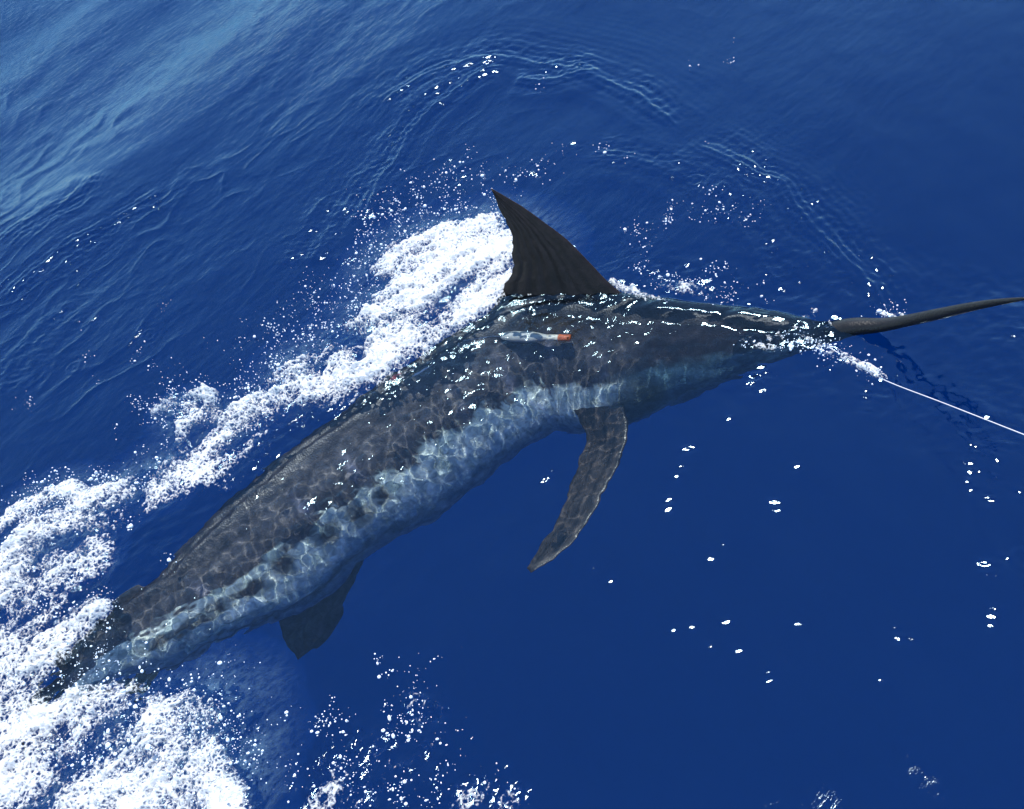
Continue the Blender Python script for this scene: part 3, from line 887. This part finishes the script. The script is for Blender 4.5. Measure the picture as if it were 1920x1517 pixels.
fq = grid_faces(NYF, NXF)
ok = (Fd[fq] > -0.75).all(1)
fq = fq[ok]
used = np.unique(fq)
remap = np.full(fx.shape, -1); remap[used] = np.arange(len(used))
fv = np.stack([fx + jx, fy + jy, zf], 1)[used]
foam = mesh_np('sea_foam', fv, remap[fq], M_FOAM, attrs={'dens': Fd[used]})
tag(foam, 'white bubbling foam churned up along the back and tail of the marlin', 'foam', kind='stuff')
foam.cycles.is_caustics_receiver = True

# milky cloud of bubbles carried under the surface
def bubble_material():
    m, t, o = new_mat('bubble_cloud')
    geo = t.nodes.new('ShaderNodeNewGeometry')
    de = t.nodes.new('ShaderNodeAttribute'); de.attribute_name = 'dens'
    n1 = N(t, 'ShaderNodeTexNoise', Scale=60.0, Detail=6.0, Roughness=0.75)
    mp = t.nodes.new('ShaderNodeMapping'); mp.vector_type = 'TEXTURE'
    mp.inputs['Rotation'].default_value = (0, 0, math.radians(22)); mp.inputs['Scale'].default_value = (2.2, 1, 1)
    t.links.new(geo.outputs['Position'], mp.inputs['Vector']); t.links.new(mp.outputs[0], n1.inputs['Vector'])
    a1 = t.nodes.new('ShaderNodeMapRange')
    a1.inputs[1].default_value, a1.inputs[2].default_value = 0.38, 0.72
    t.links.new(n1.outputs['Fac'], a1.inputs[0])
    a2 = t.nodes.new('ShaderNodeMath'); a2.operation = 'MULTIPLY'
    t.links.new(a1.outputs[0], a2.inputs[0]); t.links.new(de.outputs['Fac'], a2.inputs[1])
    d = N(t, 'ShaderNodeBsdfDiffuse', Color=(0.40, 0.60, 0.70, 1))
    tp = t.nodes.new('ShaderNodeBsdfTransparent')
    mx = t.nodes.new('ShaderNodeMixShader')
    t.links.new(a2.outputs[0], mx.inputs[0]); t.links.new(tp.outputs[0], mx.inputs[1]); t.links.new(d.outputs[0], mx.inputs[2])
    t.links.new(mx.outputs[0], o.inputs[0])
    return m
bxs, bys = np.arange(-2.25, 1.75, 0.013), np.arange(0.5, 3.5, 0.013)
BX, BY = np.meshgrid(bxs, bys)
bx_, by_ = BX.ravel(), BY.ravel()
Mb = np.zeros_like(bx_)
for pts, r, wt, lift in [q for q in FOAM if q[2] > 0.53 and q[1] > 0.06]:
    d, _, _ = polydist(bx_, by_, np.array(pts))
    Mb = np.maximum(Mb, wt*(1 - sstep(0.3, 1.0, d/(r*1.35 + 0.05))))
fd_, _, _ = polydist(bx_, by_, cen[::12, :2])
Mb = Mb*sstep(0.22, 0.42, fd_ - 0.1*pn(bx_*5, by_*5, 82))*np.clip(0.75 + 0.7*pn(bx_*5, by_*7, 80), 0, 1)
bz = np.minimum(surf(bx_, by_), 0.02) - 0.022 - 0.035*(0.5 + 0.5*pn(bx_*6, by_*6, 81))
bq = grid_faces(len(bys), len(bxs))
bq = bq[(Mb[bq] > 0.01).any(1)]
bu_ = np.unique(bq)
rm = np.full(bx_.shape, -1); rm[bu_] = np.arange(len(bu_))
cloud = mesh_np('bubble_cloud', np.stack([bx_, by_, bz], 1)[bu_], rm[bq], bubble_material(), attrs={'dens': np.clip(Mb[bu_]*0.45, 0, 0.45)})
tag(cloud, 'milky pale blue cloud of fine bubbles just under the foam', 'bubbles', kind='stuff')
cloud.cycles.is_caustics_receiver = True

# ------------------------------------------------------------------ spray droplets
def ico():
    import bmesh
    bm = bmesh.new()
    bmesh.ops.create_icosphere(bm, subdivisions=1, radius=1)
    v = np.array([q.co[:] for q in bm.verts]); f = np.array([[k.index for k in p.verts] for p in bm.faces])
    bm.free()
    return v, f
iv, if_ = ico()
rng = np.random.default_rng(11)
SPRAY = [  # line, half width, count, height
    (P_((700, 440), (760, 390), (860, 350), (950, 330)), 0.14, 420, 0.10),
    (P_((940, 420), (820, 430), (720, 470), (690, 560)), 0.15, 900, 0.10),
    (P_((660, 560), (560, 640), (480, 700)), 0.20, 900, 0.05),
    (P_((600, 690), (500, 740), (430, 780), (330, 750), (290, 760)), 0.10, 800, 0.07),
    (P_((300, 850), (200, 900), (100, 900)), 0.12, 300, 0.05),
    (P_((0, 950), (100, 930), (220, 920)), 0.10, 380, 0.05),
    (P_((60, 1000), (160, 1100), (200, 1170)), 0.20, 500, 0.04),
    (P_((0, 1280), (150, 1320), (330, 1350), (420, 1400), (450, 1500)), 0.14, 1300, 0.07),
    (P_((100, 1420), (300, 1450), (400, 1500)), 0.22, 900, 0.07),
    (P_((1180, 470), (1260, 420), (1400, 400)), 0.13, 230, 0.03),
    (P_((980, 330), (1075, 265)), 0.03, 40, 0.05),
    (P_((1200, 520), (1300, 535), (1400, 545)), 0.08, 260, 0.03),
    (P_((1480, 640), (1560, 662), (1655, 712)), 0.02, 240, 0.03),
    (P_((1380, 650), (1480, 640), (1540, 620)), 0.04, 80, 0.02),
    (P_((1620, 560), (1690, 595)), 0.03, 60, 0.02),
    (P_((640, 1330), (800, 1340), (780, 1420)), 0.14, 220, 0.01),
    (P_((580, 1450), (750, 1480), (950, 1500)), 0.12, 330, 0.01),
    (P_((60, 780), (180, 700), (300, 640), (520, 560)), 0.25, 110, 0.02),
    (P_((1250, 100), (1400, 150), (1320, 330)), 0.25, 24, 0.02),
    (P_((1000, 200), (1080, 250), (1230, 330)), 0.2, 40, 0.03),
]
cs, rs = [], []
for pts, r, n, hmax in SPRAY:
    P = smooth_curve(np.array(pts), 40)
    nc = max(4, n//9)
    par = P[rng.integers(0, 40, nc)] + rng.normal(0, r*0.55, (nc, 2))
    p = par[(rng.random(n)**1.5*nc).astype(int)] + rng.normal(0, 0.016, (n, 2))*(0.3 + rng.random((n, 1))*1.6)
    rr = np.clip(np.exp(rng.normal(math.log(0.0013), 0.62, n)), 0.0005, 0.0075)
    z = surf(p[:, 0], p[:, 1]) + rr*0.4 + rng.random(n)**2.2*hmax
    cs.append(np.column_stack([p, z])); rs.append(rr)
cs, rs = np.vstack(cs), np.concatenate(rs)
sv = (iv[None]*rs[:, None, None]*(1 + 0.35*rng.normal(0, 1, (len(rs), 1, 3)).clip(-1, 1)) + cs[:, None]).reshape(-1, 3)
sf = (if_[None] + (np.arange(len(rs))*len(iv))[:, None, None]).reshape(-1, 3)
def drop_material():
    m, t, o = new_mat('droplet')
    d = N(t, 'ShaderNodeBsdfPrincipled', Roughness=0.1)
    d.inputs['Base Color'].default_value = (0.66, 0.76, 0.85, 1)
    g = N(t, 'ShaderNodeBsdfGlass', Roughness=0.02, IOR=1.33)
    mx = t.nodes.new('ShaderNodeMixShader'); mx.inputs[0].default_value = 0.0
    t.links.new(d.outputs[0], mx.inputs[1]); t.links.new(g.outputs[0], mx.inputs[2])
    t.links.new(mx.outputs[0], o.inputs[0])
    return m
M_DROP = drop_material()
spray = mesh_np('spray', sv, sf, M_DROP)
tag(spray, 'fine white spray droplets flung up around the fish and foam', 'spray', kind='stuff')

# ------------------------------------------------------------------ fishing line
def tube(name, pts, r, mat, parent=None, seg=8, n=80):
    P = smooth_curve(np.array(pts, float), n)
    T = np.gradient(P, axis=0); T /= np.linalg.norm(T, axis=1)[:, None]
    ref = np.array([0, 0, 1.0])
    A = np.cross(T, ref); A /= np.linalg.norm(A, axis=1)[:, None]
    B = np.cross(A, T)
    th = np.linspace(0, 2*np.pi, seg, endpoint=False)
    rad = np.broadcast_to(np.asarray(r, float), (n,)) if np.ndim(r) == 0 else np.interp(np.linspace(0, 1, n), np.linspace(0, 1, len(r)), r)
    vv = P[:, None] + rad[:, None, None]*(np.cos(th)[None, :, None]*A[:, None] + np.sin(th)[None, :, None]*B[:, None])
    return mesh_np(name, vv.reshape(-1, 3), grid_faces(n, seg, True), mat, parent)
M_LINE = plain('line_nylon', (0.50, 0.53, 0.57), 0.25, 0.05)
p0 = at(1535, 640, 0.0)
p1 = at(1657, 712, 0.012)
p2 = at(1775, 758, 0.14)
p3 = at(1920, 815, 0.31)
dirn = (p3 - p2)/np.linalg.norm(p3 - p2)
line = tube('fishing_line', [p0, (p0 + p1)/2, p1, p2, p3, p3 + dirn*0.4, p3 + dirn*0.9], 0.0015, M_LINE, n=120)
tag(line, 'thin taut white fishing line running from the mouth out to the right', 'fishing line')

# ------------------------------------------------------------------ float drifting beside the dorsal fin
fl_root = bpy.data.objects.new('float', None)
sc.collection.objects.link(fl_root)
tag(fl_root, 'small pale grey bottle-shaped float with orange end below the dorsal fin', 'float')
q0, q1 = at(936, 630, -0.036), at(1071, 634, -0.030)
AX = (q1 - q0); LF_ = np.linalg.norm(AX); AX /= LF_
def lathe(name, prof, mat, seg=28):
    A = np.cross(AX, [0, 0, 1.0]); A /= np.linalg.norm(A); B = np.cross(A, AX)
    th = np.linspace(0, 2*np.pi, seg, endpoint=False)
    vv = []
    for u, r in prof:
        vv.append(q0 + AX*u*LF_ + r*(np.cos(th)[:, None]*A + np.sin(th)[:, None]*B))
    o = mesh_np(name, np.vstack(vv), grid_faces(len(prof), seg, True), mat, fl_root)
    o.cycles.is_caustics_receiver = True
    return o
def sprof(keys, n):
    u = np.linspace(keys[0][0], keys[-1][0], n)
    c = smooth_curve(np.array(keys), n)
    return [(a, max(b, 0.0003)) for a, b in c]
lathe('shell', sprof([(0.0, 0.0005), (0.015, 0.008), (0.06, 0.015), (0.16, 0.0205), (0.32, 0.0225), (0.48, 0.0205), (0.60, 0.0145), (0.68, 0.0105)], 40), plain('float_shell', (0.40, 0.40, 0.37), 0.45, 0.12, 30))
lathe('neck', [(0.67, 0.002), (0.671, 0.0108), (0.70, 0.0112), (0.80, 0.0118), (0.825, 0.0118), (0.826, 0.003)], plain('float_neck', (0.62, 0.58, 0.48), 0.5, 0.25, 80))
lathe('cap', [(0.823, 0.003), (0.824, 0.0135), (0.84, 0.0142), (0.90, 0.0138), (0.97, 0.0142), (0.995, 0.0125), (1.0, 0.0005)], plain('float_cap', (0.50, 0.12, 0.04), 0.5, 0.35, 90))
tube('tether', [q0 + AX*0.004, at(920, 631, -0.034), at(897, 635, -0.03), at(868, 640, -0.02)], 0.0011, M_LINE, fl_root, 6, 24)
